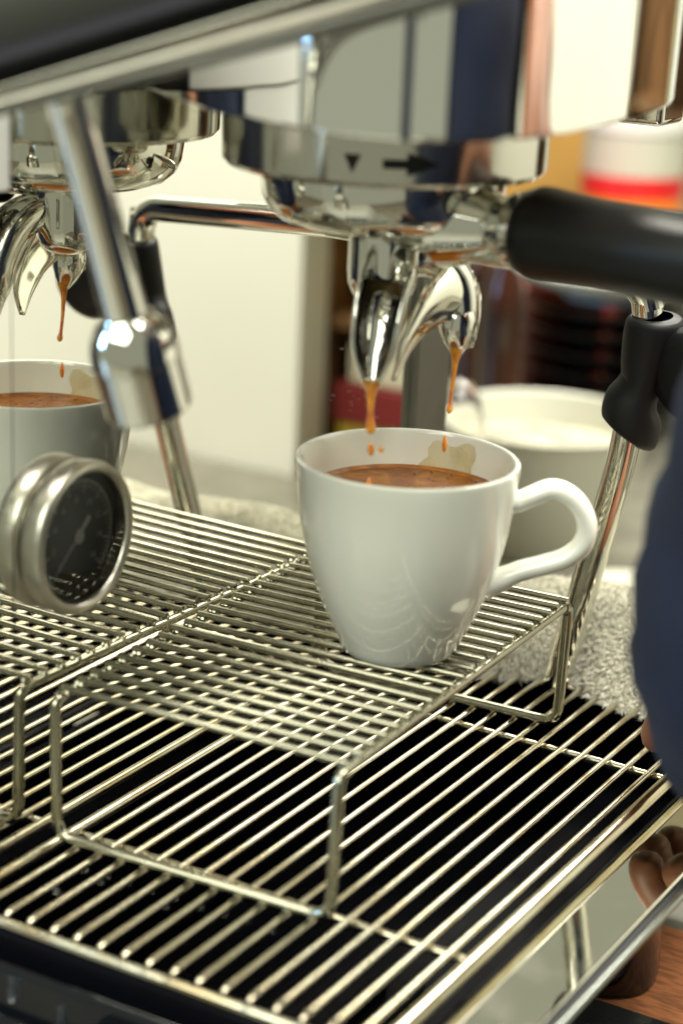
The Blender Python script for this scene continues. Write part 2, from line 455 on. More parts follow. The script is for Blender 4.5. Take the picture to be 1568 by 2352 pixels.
part('thumb_rest', MB().lathe([(0, -7.5), (12, -7.2), (17, -5.6), (19.4, -2.5), (20, 0), (19.4, 2.5), (17, 5.6), (12, 7.2), (0, 7.5)], (147, 112, 151), (0.25, 0.95, 0.1), 40), 'black_rubber', wand)
g = MB(); e0 = gp0.lerp(gp1, 0.40) + ug*13; e1 = gp0.lerp(gp1, 0.78) + ug*17
g.tube(smoothpath([e0, gp0.lerp(gp1, .5)+ug*13.4, gp0.lerp(gp1, .66)+ug*14.0, gp0.lerp(gp1, .74)+ug*17, e1+ug*5], 5), 1.0, 8)
part('wire_clip', g, 'chrome', wand)
part('steam_tip', MB().lathe([(5.8, -2), (6.3, -1), (6.3, 1), (5.6, 2), (5.6, 9), (6.1, 10), (6, 14), (4.8, 18), (2.4, 20), (0, 20.6)], Vector((94.2, 126.6, 13)) - d*5, d, 32), 'chrome', wand)

# hot water outlet with bell-shaped diffuser in the foreground
t0 = Vector((53.5, -165.9, 267.3)); t1 = Vector((59.0, -141.8, 193.0))
ad = (t1 - t0).normalized()
tap = part('water_outlet', MB().tube([t0 - ad*9, t0, t0.lerp(t1, .5), t1 + ad*-12, t1 + ad*-6], [5.6, 6.2, 6.6, 7.0, 7.2], 32), 'chrome', mac,
           label='chrome hot water outlet tube with a bell shaped diffuser')
part('joint', MB().lathe([(0, -22), (5, -21.5), (7, -18), (7.2, -15), (5, -11), (5, -8), (6.4, -6), (6.4, -2), (6, 0)], t0, ad, 32), 'chrome', tap)
bc = t1
part('bell', MB().lathe([(7.0, -13), (7.4, -12), (10, -10), (12.4, -6.6), (13.6, -2), (13.9, 2), (13.9, 2.5), (13.6, 3), (13.7, 19), (13.4, 20), (12.2, 20.2), (12, 16), (0, 16)], bc, ad, 48), 'chrome', tap)

# pressure gauge set in the mirror panel
gc = Vector((0, -100, 111.2))
AX = (1, 0, 0)
gau = part('pressure_gauge', MB().lathe([(25.4, 0.5), (26.6, 1.2), (27.2, 2.4), (27.5, 5), (27.5, 8.0), (27.0, 9.4), (26.0, 10.1), (24.8, 10.2), (23.9, 9.6), (23.3, 8.6), (23.1, 5)], gc, AX, 96), 'brushed', mac,
           label='round steel pressure gauge with dark dial and pale needle')
part('dial_face', MB().lathe([(0, 4.6), (23.2, 4.6), (23.2, 4.2)], gc, AX, 64), 'dial', gau)
dm = MB()
def dpt(a, r, h=4.9): return (h, gc.y + r*math.cos(R(a)), gc.z + r*math.sin(R(a)))
for k in range(55):
    a = -45 + k*270/54; r0 = 17.2 if k % 6 else 15.6; w = 0.5 if k % 6 else 1.0
    dm.add([dpt(a-w, r0), dpt(a+w, r0), dpt(a+w, 19.6), dpt(a-w, 19.6)], [(0,1,2,3)])
for k in range(45):
    a = -45 + k*270/44; a2 = a + 270/44
    dm.add([dpt(a, 19.6), dpt(a2, 19.6), dpt(a2, 20.2), dpt(a, 20.2)], [(0,1,2,3)])
part('dial_scale', dm, 'dialmark', gau, smooth=False)
def gtext(s, a, r, size, name='dial_number'):
    cu = bpy.data.curves.new(name, 'FONT'); cu.body = s; cu.size = size*MM; cu.align_x = 'CENTER'; cu.align_y = 'CENTER'
    to = bpy.data.objects.new(name, cu); col.objects.link(to)
    dg = bpy.context.evaluated_depsgraph_get(); me = bpy.data.meshes.new_from_object(to.evaluated_get(dg))
    bpy.data.objects.remove(to); 
    y, z = gc.y + r*math.cos(R(a)), gc.z + r*math.sin(R(a))
    # local x -> +y world, local y -> +z world
    me.transform(Matrix(((0,0,1,4.95*MM),(1,0,0,y*MM),(0,1,0,(z+100)*MM),(0,0,0,1))))
    me.materials.clear(); me.materials.append(M['dialmark'])
    ob = bpy.data.objects.new(name, me); col.objects.link(ob); ob.parent = gau
for k, s in enumerate(['16', '14', '12', '10', '8', '6', '4', '2', '0']): gtext(s, -45 + k*270/8, 13.0, 3.4)
nd = MB()
na = 222
nd.add([dpt(na, 19, 5.6), dpt(na+92, 0.8, 5.6), dpt(na+180-8, 9, 5.6), dpt(na+180+8, 9, 5.6), dpt(na-92, 0.8, 5.6)], [(0,1,4),(1,2,3,4)])
nd.lathe([(2.6, 5.2), (2.6, 6.2), (0, 6.3)], gc, AX, 24)
part('needle', nd, 'white_plastic', gau)
part('gauge_glass', MB().lathe([(23.3, 8.6), (12, 9.0), (0, 9.1)], gc, AX, 64), 'thin_glass', gau)

# front ledge beyond the grate : polished steel with a rolled lip
part('front_ledge', MB().box(172.5, 198.5, -360, 260, -11, -8), 'ledge', mac, 0.8, label='polished steel ledge along the front edge of the drip tray')
part('ledge_gap_strip', MB().box(198.8, 201.2, -360, 260, -14, -9.5), 'black_rubber', mac)
part('ledge_lip', MB().tube([(203.2, -360, -9.2), (203.2, 0, -9.2), (203.2, 260, -9.2)], 1.5, 16), 'lip_steel', mac)
part('tray_gasket', MB().box(171.6, 172.3, -360, 260, -15, -8.6), 'black_rubber', mac, 0.4)
part('lower_body', MB().box(2, 118, -300, 130, -98, -90), 'black_enamel', mac, 3)
for px, py in ((30, -150), (100, 110), (100, -150)):
    part('foot', MB().lathe([(9, -96), (9, -98), (14, -98.5), (14, -99.9), (0, -100)], (px, py, 0), n=24), 'black_rubber', mac)

# ------------------------------------------------------------------ drip tray and its wire grate
tray = thing('drip_tray', (85, -20, -50), 'glossy black drip tray under the wire grate', 'drip tray')
part('basin', MB().box(1.5, 116, -163, 146, -86, -80), 'black_wet', tray, 1)
part('basin_shelf', MB().box(116.2, 171.5, -163, 146, -46, -40), 'black_wet', tray, 1)
part('basin_wall', MB().box(113, 116, -162.5, 145.5, -79.8, -46.5), 'black_wet', tray, .5)
part('basin_wall', MB().box(1.5, 171.5, -168.5, -163, -89, -4.5), 'black_wet', tray, 1.5)
part('basin_wall', MB().box(1.5, 171.5, 146, 150, -89, -4.5), 'black_wet', tray, 1)
part('basin_wall', MB().box(1.2, 4, -162.8, 145.8, -79.8, -5), 'black_wet', tray, 0.6)
part('basin_wall', MB().box(168, 170.8, -162.8, 145.8, -39.8, -12), 'black_wet', tray, 0.6)
for rx in (122, 137, 152):
    part('rib', MB().box(rx, rx+3, -160, -78, -39.9, -31), 'black_wet', tray, 0.8)
part('front_skirt', MB().box(-40, 190, -176, -171, -99, -12), 'black_enamel', tray, 3)

for zz, x0, x1, rr_ in ((-30, -40, 190, 2.6), (-48, -40, 190, 4.0)):
    part('skirt_reflection_tube', MB().tube([(x0, -177.5, zz), (70, -178.5, zz-1), (x1, -177.5, zz)], rr_, 16), 'ring_steel' if zz == -48 else 'black_enamel', tray)  # tubes added along the skirt to stand in for broken pale reflections
grate = thing('drip_grate', (88, -15, -3), 'steel wire drip grate of long parallel bars covering the black tray', 'drip grate')
wr = 1.3
wb = MB().tube(smoothpath([(0, -165.0, -1.2), (0, -162, 0), (0, -150, 0)], 3)[:-1] + [Vector((0, y, 0)) for y in (-150, -100, -30, 40, 100, 133)] + [Vector((0, 136, -1.4))], wr, 10)
wmesh = wb.mesh('bar', 'grate_steel', (0, -15, -3))
for i in range(1, 17):
    o = bpy.data.objects.new('bar', wmesh); col.objects.link(o); o.parent = grate
    o.location = ((6.7 + 9.606*i - 88)*MM, 0, random.uniform(-.15, .15)*MM)
part('side_rail', MB().tube([(6.7, -166, -0.4), (6.7, -20, -0.4), (6.7, 137, -0.4)], 2.0, 14), 'grate_steel', grate)
part('side_rail', MB().tube([(168.6, -168, -0.8), (168.6, -20, -0.8), (168.6, 137, -0.8)], 2.8, 18), 'grate_steel', grate)
part('end_rod', MB().tube([(5, -166, -2.9), (85, -166, -2.9), (171, -166, -2.9)], 1.9, 14), 'grate_steel', grate)
part('end_rod', MB().tube([(5, 136, -3.6), (85, 136, -3.6), (171, 136, -3.6)], 1.6, 12), 'grate_steel', grate)
for yy in (-100, 71):
    part('cross_rod', MB().tube([(6, yy, -2.9), (85, yy, -2.9), (168, yy, -2.9)], 1.6, 12), 'grate_steel', grate)

gb = MB()
for i in range(1, 17):
    for yy in (-166, -100, 71, 134):
        gb.lathe([(0, -1.4), (1.2, -.9), (1.7, 0), (1.2, .9), (0, 1.3)], (6.7 + 9.606*i + random.uniform(-.4, .4), yy + random.uniform(-.3, .3), -2.0), n=8)
gw = part('weld_bead', gb, 'grate_steel', grate, kind='stuff')
# ------------------------------------------------------------------ cup stand (raised wire rack)
SC = (60.7, -17, 0); th = R(2.1)
stand = thing('cup_stand', SC, 'raised steel wire rack with closely set wires carrying the white cup', 'wire rack', rz=th)
def sl(mb, name, m='steel', lab=None):
    me = mb.mesh(name, m); o = bpy.data.objects.new(name, me); col.objects.link(o); o.parent = stand
    if lab: o['label'] = lab
    return o
ZT = 60.0; HW = 56.4; 
smx = MB().tube([(-HW-0.6, 0, 0), (-20, 0, 0), (20, 0, 0), (HW+0.6, 0, 0)], 1.35, 12).mesh('wire', 'steel')
ys = [-92.0 + 8.9*i for i in range(22)]
for i, y in enumerate(ys):
    o = bpy.data.objects.new('wire', smx); col.objects.link(o); o.parent = stand
    o.location = (random.uniform(-.5, .5)*MM, (y + random.uniform(-.25, .25))*MM, (ZT - 1.35)*MM)
    o.rotation_euler = (0, 0, random.uniform(-.004, .004))
for s in (-1, 1):
    sl(MB().tube([(s*HW, -92, ZT-4.0), (s*HW, 0, ZT-4.0), (s*HW, 93, ZT-4.0)], 1.75, 14), 'rail')
for s, y0 in ((-1, -92), (1, 93)):
    yt = y0; yf = y0 + s*5
    zb = 3.6; q = HW
    path = filletpath([(-q, yt, ZT-4.0), (-q, yt + s*4.0, ZT-4.0), (-q+.6, yf, zb), (q-.6, yf, zb), (q, yt + s*4.0, ZT-4.0), (q, yt, ZT-4.0)], 3.6, 5)
    # larger radius at the feet
    pts = [Vector((-q, yt, ZT-4.0))] + filletpath([(-q, yt + s*0.5, ZT-4.0), (-q, yt + s*5.0, ZT-4.6), (-q+.6, yf, zb + 20)], 4.2, 5) \
        + filletpath([(-q+.6, yf, zb + 19), (-q+1, yf, zb), (q-1, yf, zb), (q-.6, yf, zb + 19)], 8, 7) \
        + filletpath([(q-.6, yf, zb + 20), (q, yt + s*5.0, ZT-4.6), (q, yt + s*0.5, ZT-4.0)], 4.2, 5) + [Vector((q, yt, ZT-4.0))]
    clean = [pts[0]]
    for p in pts[1:]:
        if (p - clean[-1]).length > 0.35: clean.append(p)
    sl(MB().tube(clean, 2.15, 16), 'leg_frame')

wbm = MB()
for y in ys:
    for sx in (-1, 1):
        for dx in (0, 1.6):
            c = (sx*(HW - 0.2 - dx) + random.uniform(-.3, .3), y + random.uniform(-.5, .5), ZT - 2.5 + random.uniform(-.2, .3))
            wbm.lathe([(0, -1.3), (1.1, -.8), (1.5, 0), (1.1, .8), (0, 1.3)], c, n=8)
wo = sl(wbm, 'weld_bead'); wo['kind'] = 'stuff'

# ------------------------------------------------------------------ cup, coffee, streams
CX, CY, CZ = 86.0, -10.5, 60.0
cup = thing('coffee_cup', (CX, CY, CZ), 'white porcelain cup with loop handle standing on the wire rack, half full of coffee', 'cup')
outer = [(0, 1.6), (15, 1.5), (17, 0.1), (19.6, 0.0), (21.2, 1.2), (22.6, 4), (24.4, 8), (28.3, 16), (31.8, 25), (34.4, 33), (36.5, 41), (38.3, 50), (39.6, 60), (40.4, 68), (40.9, 72.5)]
rim = [(40.7, 73.8), (39.9, 74.4), (39.0, 74.2), (38.2, 73.0)]
inner = [(37.4, 68), (36.4, 60), (35.0, 50), (33.0, 41), (30.6, 33), (27.6, 25), (23.4, 16), (17, 9), (8, 6.2), (0, 6)]
part('cup_body', MB().lathe(outer + rim + inner, (CX, CY, CZ), n=96), 'ceramic', cup)
ha = R(27)
hr = Vector((math.cos(ha), math.sin(ha), 0))
hpts = [(37.0, 60.5), (41, 60), (46, 62.5), (52, 65.2), (58, 64.0), (63.2, 59.2), (66.2, 52), (65.0, 45), (59.6, 39.6), (51.6, 36.2), (43.4, 33.4), (37, 30.0), (30.5, 27.5)]
path = smoothpath([Vector((CX, CY, CZ)) + hr*r + Vector((0, 0, z)) for r, z in hpts], 5)
rr = []
for i in range(len(path)):
    t = i/(len(path)-1)
    e = max(0, 1 - t/0.12)**2 * 3.0 + max(0, (t-0.84)/0.16)**2 * 2.4
    rr.append(3.9 + e)
part('handle', MB().tube(path, rr, 20, squash=[(1.0, 1.25)]*len(path)), 'ceramic', cup)
def inner_pt(a, z, off=0.25):
    r = 0
    pr = sorted([(h, q) for q, h in inner + [(38.2, 73.0)]])
    for (h0, q0), (h1, q1) in zip(pr, pr[1:]):
        if h0 <= z <= h1: r = lerp(q0, q1, (z-h0)/(h1-h0)); break
    return (CX + (r-off)*math.cos(R(a)), CY + (r-off)*math.sin(R(a)), CZ + z)
part('coffee_film', MB().grid(lambda u, v: inner_pt(lerp(76 + 1.2*math.sin(v*7), 105 + 7*(1-v)**2 + 1.0*math.sin(v*11), u), lerp(60.5, 71.4 + 1.0*math.sin(u*9) - 1.2*u, v)), 24, 8), 'film', cup, label='yellow coffee film dried on the inside wall')
cf = MB()
rings = [0, 6, 12, 18, 24, 29, 33, 35.2, 36.2]
def cpt(r, a):
    return (CX + r*math.cos(a), CY + r*math.sin(a), CZ + 60.4 + (0.5 if r > 36 else 0) + 0.22*noise.noise(Vector((r*math.cos(a)*.15, r*math.sin(a)*.15, 3))))
cf.grid(lambda u, v: cpt(rings[round(u*8)], 2*pi*v), 8, 72)
cofo = solo('coffee', cf, 'crema', 'brown crema-topped coffee filling the white cup', 'coffee')
cr_ = part('crema_edge', MB().lathe([(36.4, 61.1), (35.6, 60.9), (34.6, 60.75), (33.6, 60.4)], (CX, CY, CZ), n=72), 'crema_edge', None)
cr_.parent = cofo; cr_.matrix_parent_inverse = Matrix.Translation(-cofo.location)
bb = MB()
for k in range(60):
    a = random.uniform(0, 2*pi); r = 24*math.sqrt(random.random())
    px, py = CX + 10 + r*math.cos(a), CY + 14 + r*math.sin(a)
    if math.hypot(px-CX, py-CY) > 34: continue
    s = random.choice([0.25, 0.35, 0.5, 0.8])
    bb.lathe([(s, 0), (s*.8, s*.35), (s*.4, s*.55), (0, s*.6)], (px, py, CZ+60.5), n=10)
bo = part('bubbles', bb, 'amber', None, kind='stuff'); bo.parent = cofo
bo.matrix_parent_inverse = Matrix.Translation(-cofo.location)

def stream(pts, rad, label):
    p = smoothpath(pts, 5); q = smoothpath([(r, 0, 0) for r in rad], 5)
    return solo('coffee_stream', MB().tube(p, [max(.15, v.x) for v in q], 14), 'stream', label, 'coffee stream', 'espresso running from the double spout')
stream([(84.5, -37.6, 167.6), (84.6, -37.6, 165.1), (84.6, -37.7, 161.6), (84.8, -37.8, 156.6), (84.9, -37.8, 152.6), (85.2, -37.8, 150.1), (85.4, -37.8, 148.9)], [3.8, 2.4, 1.5, 1.1, 1.5, 1.75, 0.7], 'thicker orange coffee stream falling from the nearer leaf-shaped spout')
stream([(90.2, 14.6, 171), (90.2, 14.6, 168.5), (90.1, 14.4, 165), (90.0, 13.8, 158), (90.0, 12.6, 151), (90.1, 12.0, 148.2), (90.1, 12.0, 146.8)], [3.0, 2.0, 1.1, 0.75, 0.7, 1.25, 0.5], 'thin orange coffee stream ending in a bead below the farther spout')
def drop(c, r, l, label):
    solo('coffee_drop', MB().lathe([(0, -l), (r*.6, -l*.8), (r, -l*.2), (r*.9, l*.3), (r*.5, l*.8), (0, l)], c, n=16), 'stream', label, 'drop', 'coffee drops falling into the cup')
drop((85.0, -36.8, 143.0), 1.2, 2.6, 'long orange drop below the nearer coffee stream at the cup mouth')
drop((88.4, -35.6, 143.2), 1.0, 1.2, 'small round drop beside the long orange drop')
drop((85.0, -36.8, 129.2), 1.2, 3.6, 'orange streak of falling coffee just above the coffee surface')
drop((89.0, 12.0, 134.8), 1.0, 3.4, 'thin drop falling in front of the yellow stained cup wall')

# ------------------------------------------------------------------ portafilter
yaw = R(-8)
hd = Vector((math.cos(yaw), math.sin(yaw), -0.01)).normalized()
pf = thing('portafilter', (GX, GY, 219), 'chrome double-spout portafilter with black handle locked in the group', 'portafilter')
part('bowl', MB().lathe([(42, 243), (43.4, 240), (43.6, 233), (42.8, 227.0), (40.8, 222.4), (36.6, 218.8), (30, 216.6), (20, 215.8), (0, 215.6)], (GX, GY, 0), n=96), 'chrome', pf)
hc = Vector((GX, GY, 223.0))
part('neck', MB().lathe([(17, 30), (15.5, 36), (13.8, 41), (12.4, 45), (10.8, 49.5), (10.6, 52), (12.6, 56), (13.6, 59), (13.4, 63.5), (0, 63.6)], hc, hd, 48), 'chrome', pf)
part('neck_web', MB().tube([Vector((GX, GY, 214.5)) + hd*14, Vector((GX, GY, 213.2)) + hd*34, Vector((GX, GY, 212.4)) + hd*58], [9, 8, 5.5], 20, squash=[(0.45, 1.3)]*3), 'chrome', pf)
part('handle', MB().lathe([(0, 61), (12.6, 61), (14.6, 62.2), (15.9, 65.5), (16.2, 69), (15.6, 76), (15.0, 90), (15.0, 110), (15.4, 135), (15.8, 165), (14.6, 178), (10, 184), (0, 186)], hc, hd, 48), 'bakelite', pf,
     label='smooth black handle')
part('spout_column', MB().lathe([(14.5, 219.5), (13.2, 216), (12.6, 210), (12.7, 200), (12.2, 195.5), (10.5, 191.6), (7, 189.2), (0, 188.4)], (GX+1.5, GY, 0), n=48), 'chrome', pf)
def trough(path, rad, open_dir, name, m, span=225, label=None, thick=1.3, inner=False):
    P = smoothpath(path, 6); Rr = [v.x for v in smoothpath([(r, 0, 0) for r in rad], 6)]
    nA = 20; vs = []; fs = []
    od = Vector(open_dir)
    for i, p in enumerate(P):
        T = (P[min(i+1, len(P)-1)] - P[max(i-1, 0)]).normalized()
        O = (od - T*od.dot(T)).normalized(); B = T.cross(O)
        for k in range(nA+1):
            a = pi + R(span)*(k/nA - 0.5)
            vs.append(p + (O*math.cos(a) + B*math.sin(a))*Rr[i])
    for i in range(len(P)-1):
        for k in range(nA):
            fs.append((i*(nA+1)+k, i*(nA+1)+k+1, (i+1)*(nA+1)+k+1, (i+1)*(nA+1)+k))
    o = part(name, MB().add(vs, fs), m, pf, label=label)
    s = o.modifiers.new('solid', 'SOLIDIFY'); s.thickness = thick*MM; s.offset = 0
    return o
t1_ = trough([(75.6, -7.8, 206.6), (79.6, -17.8, 206.6), (82.8, -27.8, 200.6), (84.2, -34.3, 190.6), (84.5, -37.2, 178.6), (84.5, -37.7, 166.6)], [7, 8.2, 8.8, 8.4, 7.2, 2.6], (0.35, -0.85, 0.35), 'spout', 'chrome', 240,
             'leaf-shaped open spout stained with coffee')
trough([(81.6, -23.8, 203.1), (83.6, -31.3, 192.6), (84.1, -35.3, 180.6), (84.2, -37.0, 170.6)], [6.8, 6.9, 5.8, 3.4], (0.35, -0.85, 0.35), 'coffee_coating', 'amber', 170, thick=0.4)
so = smoothpath([(84.0, -20.9, 164.2), (84.5, -21.5, 173.2), (85.0, -17.9, 182.0), (86.0, -12.2, 189.9), (87.0, -4.2, 197.1), (88.0, 4.1, 201.3), (89.0, 12.8, 202.8), (90.0, 22.7, 199.3), (91.0, 29.2, 191.4), (91.5, 31.2, 182.1), (91.5, 29.5, 173.7)], 4)
si = smoothpath([(84.0, -19.6, 163.7), (84.5, -13.8, 169.9), (85.0, -8.1, 174.7), (86.0, -2.5, 178.3), (87.0, 3.4, 180.3), (88.0, 7.5, 181.1), (89.0, 11.1, 180.6), (90.0, 15.6, 178.4), (91.0, 19.0, 175.1), (91.5, 21.3, 171.5), (91.5, 20.1, 169.5)], 4)
vs = []; nq = 12
for i_, (a, b) in enumerate(zip(so, si)):
    w_ = min(1.0, (a-b).length/12)
    for q in range(nq+1):
        t = q/nq; vs.append(a.lerp(b, t) + Vector((0.50, -0.82, 0.25))*(6.0*w_*math.sin(pi*min(1, t*1.12)*.93)))
fs = [(i_*(nq+1)+k, i_*(nq+1)+k+1, (i_+1)*(nq+1)+k+1, (i_+1)*(nq+1)+k) for i_ in range(len(so)-1) for k in range(nq)]
o = part('spout', MB().add(vs, fs), 'scoop', pf, label='broad smooth curved scoop of the farther spout')
q_ = o.modifiers.new('solid', 'SOLIDIFY'); q_.thickness = 0.0016; q_.offset = -1
part('spout_nozzle', MB().lathe([(2.0, 0), (2.8, 1.2), (4.6, 4), (6.4, 8), (7.2, 12), (6.6, 16), (4, 19), (0, 20)], (90.3, 15.0, 168.6), (-0.12, 0.15, 1), 32), 'chrome', pf)
part('spout_bridge', MB().tube(smoothpath([(74, -2, 205), (78, 4, 205), (83, 12, 202), (88, 17, 194), (90.5, 17, 184)], 5), [8, 8, 8, 8, 8, 7.8, 7.6, 7.6, 7.6, 7.4, 7.2, 7, 7, 6.8, 6.8, 6.6, 6.4, 6.2, 6, 5.8, 5.6], 20), 'chrome', pf)

# ------------------------------------------------------------------ terry towel
tw = thing('towel', (100, 175, -2), 'cream terry towel folded behind the wire rack under the steam wand tip', 'towel')
def tow(u, v):
    x = lerp(2.5, 205, u); s = v
    yb = lerp(125, 210, s) + (5*noise.noise(Vector((x*.02, 0, 5))) + 13*math.exp(-((x-92)/15)**2)) * (1-s)
    h = (31 - 16*max(0, 1 - x/45))*min(1, math.sin(min(1, s*1.9)*pi/2)) * (1 if s < .62 else 1 - ((s-.62)/.38)**2*.75)
    edge = min(1, u*18)
    z = -2 + h*(0.97 + 0.05*math.sin(x*.06+1)) + 2.5*noise.noise(Vector((x*.03, yb*.03, 0)))
    return Vector((x, yb, z*1.0 if s > 0 else -2))
tb = MB().grid(tow, 60, 40)
part('cloth', tb, 'terry', tw)
pile = MB(); nrm = []
for k in range(62000):
    u = random.random(); v = random.random()**1.25
    p = tow(u, v)
    e = 0.01
    du = tow(min(1, u+e), v) - p; dv = tow(u, min(1, v+e)) - p
    N = du.cross(dv)
    if N.length == 0: continue
    N.normalize()
    if N.z < -.3: N = -N
    if p.x < 4: continue
    D = (N*1.0 + Vector((random.gauss(0, .5), random.gauss(0, .5), random.gauss(-.35, .4)))).normalized()
    L = random.uniform(2.0, 4.2); w = random.uniform(0.20, 0.32)
    S = D.cross(Vector((random.random()-.5, random.random()-.5, random.random()-.5))).normalized()*w
    T2 = (D + Vector((random.gauss(0, .5), random.gauss(0, .5), -0.7))).normalized()
    a = p; b = p + D*L*.6; c = b + T2*L*.55
    pile.add([a-S, a+S, b+S, b-S, c], [(0,1,2,3), (3,2,4)])
part('terry_pile', pile, 'terry', tw, kind='stuff', smooth=False)

# ------------------------------------------------------------------ things on the counter behind
def bowl_mb(c, prof, n=64): return MB().lathe(prof, c, n=n)
bt = thing('mixing_bowl', (-122, 575, -100), 'large cream bowl filled with pale powder behind the cup', 'bowl')
part('bowl_shell', bowl_mb((-122, 575, -100), [(0, 0), (38, 0), (40, 2), (52, 24), (62, 54), (70, 82), (74, 92), (72.5, 93), (70, 92), (66, 82), (60, 68), (0, 64)]), 'cream_plastic', bt)
mbp = MB().grid(lambda u, v: (-122 + 62*u*math.cos(2*pi*v), 575 + 62*u*math.sin(2*pi*v), -100 + 72 + 18*(1-u)*(0.6+noise.noise(Vector((u*2*math.cos(2*pi*v), u*2*math.sin(2*pi*v), 1))))), 12, 48)
solo('powder', mbp, 'oats', 'pale powder heaped inside the large cream bowl', 'powder')
px, py = -222, 918
for k in range(7):
    z = -100 + k*17.0
    if k < 6:
        solo('saucer', MB().lathe([(0, 0), (36, 0), (38, 3), (70, 14), (78, 19), (79, 21), (77, 21), (60, 14), (36, 8), (0, 7)], (px + random.uniform(-4, 4), py, z), n=48), 'black_glaze',
             ['black saucer at the very bottom of the stack behind the bowl', 'black saucer second from the bottom of the stack', 'black saucer third from the bottom of the stack', 'black saucer fourth from the bottom of the stack',
              'black saucer fifth from the bottom, two below the white dish', 'black saucer directly beneath the white dish'][k], 'saucer', 'black saucers stacked on the counter')
    else:
        solo('dish', MB().lathe([(0, 0), (40, 0), (42, 4), (74, 16), (86, 24), (87, 26), (84, 27), (60, 18), (0, 12)], (px, py, z+6), n=48), 'white_plastic', 'white shallow dish on top of the black saucer stack', 'dish')
solo('glass_tumbler', MB().lathe([(17, 0), (17.5, 1), (18, 60), (18, 118), (17, 134), (13.5, 147), (8, 154), (0, 156.5), (0, 154), (7, 152), (12.4, 145.6), (15.6, 133), (16.6, 118), (16.6, 60), (15.8, 1), (17, 0)], (-100, 398, -100), n=40), 'glass',
     'tall clear domed glass standing behind the grey post', 'glass')
for i, (bx, by, r, h, lab) in enumerate([(-217, 700, 17, 190, 'dark brown syrup bottle beside the black saucer stack'), (-300, 820, 20, 170, 'wide dark brown bottle partly hidden by the grey post')]):
    sb = thing('syrup_bottle', (bx, by, -100), lab, 'bottle', 'dark brown bottles behind the machine')
    part('bottle_body', MB().lathe([(0, 0), (r, 0), (r, h*.72), (r*.8, h*.82), (r*.4, h*.88), (r*.4, h), (0, h)], (bx, by, -100), n=32), 'brown_glass', sb)
    part('bottle_cap', MB().lathe([(r*.44, h-2), (r*.44, h+14), (0, h+15)], (bx, by, -100), n=24), 'cream_plastic', sb)
cn = thing('canister', (-282, 1090, -100), 'white lidded canister with a red and orange band', 'canister')
cc = (-282, 1090, -100)
part('canister_body', MB().lathe([(0, 0), (44, 0), (46, 3), (46, 222), (44, 226), (0, 226)], cc, n=48), 'cream_plastic', cn)
part('canister_lid', MB().lathe([(47.5, 227), (48, 229), (48, 244), (44, 250), (30, 253), (0, 254)], cc, n=48), 'white_plastic', cn)
part('red_band', MB().lathe([(46.4, 168), (46.4, 188)], cc, n=48), 'red', cn)
part('orange_band', MB().lathe([(46.5, 152), (46.5, 168)], cc, n=48), 'orange', cn)
part('red_band', MB().lathe([(46.4, 60), (46.4, 152)], cc, n=48), 'red', cn)
solo('ochre_box', MB().box(-470, -352, 1180, 1250, -100, 290), 'orange_card', 'tall plain ochre box behind the white canister', 'box', bevel=3)
solo('coral_tub', MB().lathe([(0, 0), (50, 0), (58, 120), (60, 150), (58, 156), (0, 158)], (-305, 960, -100), n=40), 'lightred', 'coral red tub in front of the ochre box', 'tub')
solo('white_bag', MB().lathe([(0, 0), (34, 0), (42, 30), (42, 110), (34, 145), (16, 158), (0, 160)], (-226, 1030, -100), n=32), 'white_plastic', 'rounded white bag in front of the banded canister', 'bag')
solo('shallow_dish', MB().lathe([(0, 0), (26, 0), (36, 4), (38, 6), (35, 7), (0, 5)], (10, 420, -64), n=40), 'cream_plastic', 'white shallow dish between the steam wand and the towel', 'dish')
solo('steel_tin', MB().lathe([(0, 0), (34, 0), (36, 3), (36, 34), (34, 35.8), (0, 35.8)], (10, 420, -100), n=40), 'post', 'grey tin under the white shallow dish', 'tin')
# pale cartons far behind on the right
for i, (x0, x1, y0, h, m, lab) in enumerate([(-160, -60, 1250, 420, 'white_plastic', 'tall white carton at the right edge behind the canister'),
                                             (-50, 60, 1320, 360, 'cream_wall', 'cream carton at the far right edge'),
                                             (-560, -400, 1300, 300, 'beige', 'beige carton far behind the hood')]):
    solo('carton', MB().box(x0, x1, y0, y0+80, -100, h), m, lab, 'carton', bevel=3)
# shelf unit seen in the mirror panel
sh = thing('shelf_unit', (262, 660, -140), 'dark brown wooden shelf unit mirrored in the polished panel', 'shelf')
part('upright', MB().box(345.5, 352, 664, 760, -100, 420), 'brown', sh, 2)
part('upright', MB().box(150, 164, 640, 760, -100, 420), 'brown', sh, 2)
for z in (-98, 6, 92, 180):
    part('shelf_board', MB().box(164.5, 344.5, 664, 760, z, z+10), 'brown', sh, 1.5)
part('back_board', MB().box(150, 352, 760.5, 768, -100, 420), 'brown', sh, 1)
solo('olive_tin', MB().lathe([(0, 0), (23, 0), (23, 56), (20, 60), (0, 60)], (312, 705, 16.5), n=32), 'olive', 'olive yellow tin in the upper bay of the shelf unit', 'tin')
solo('beige_carton', MB().box(216, 282, 672, 730, 16.5, 70), 'beige', 'upright beige carton beside the olive tin on the shelf', 'carton', bevel=2)
solo('yellow_book', MB().box(236, 336, 668, 740, -87.5, -66), 'olive', 'thick olive yellow book at the bottom of the stack on the lowest shelf', 'book', bevel=1)
solo('maroon_book', MB().box(228, 340, 666, 740, -65.5, -36), 'maroon', 'dark red book in the middle of the stack on the lowest shelf', 'book', bevel=1)
solo('pale_box', MB().box(244, 330, 672, 730, -35.5, -4), 'beige', 'long beige box lying on top of the dark red book', 'box', bevel=2)
solo('brown_jar', MB().lathe([(0, 0), (17, 0), (18, 3), (18, 50), (14, 58), (14, 66), (0, 66)], (268, 745, 16.5), n=32), 'brown_glass', 'dark brown jar behind the olive tin on the shelf', 'jar')

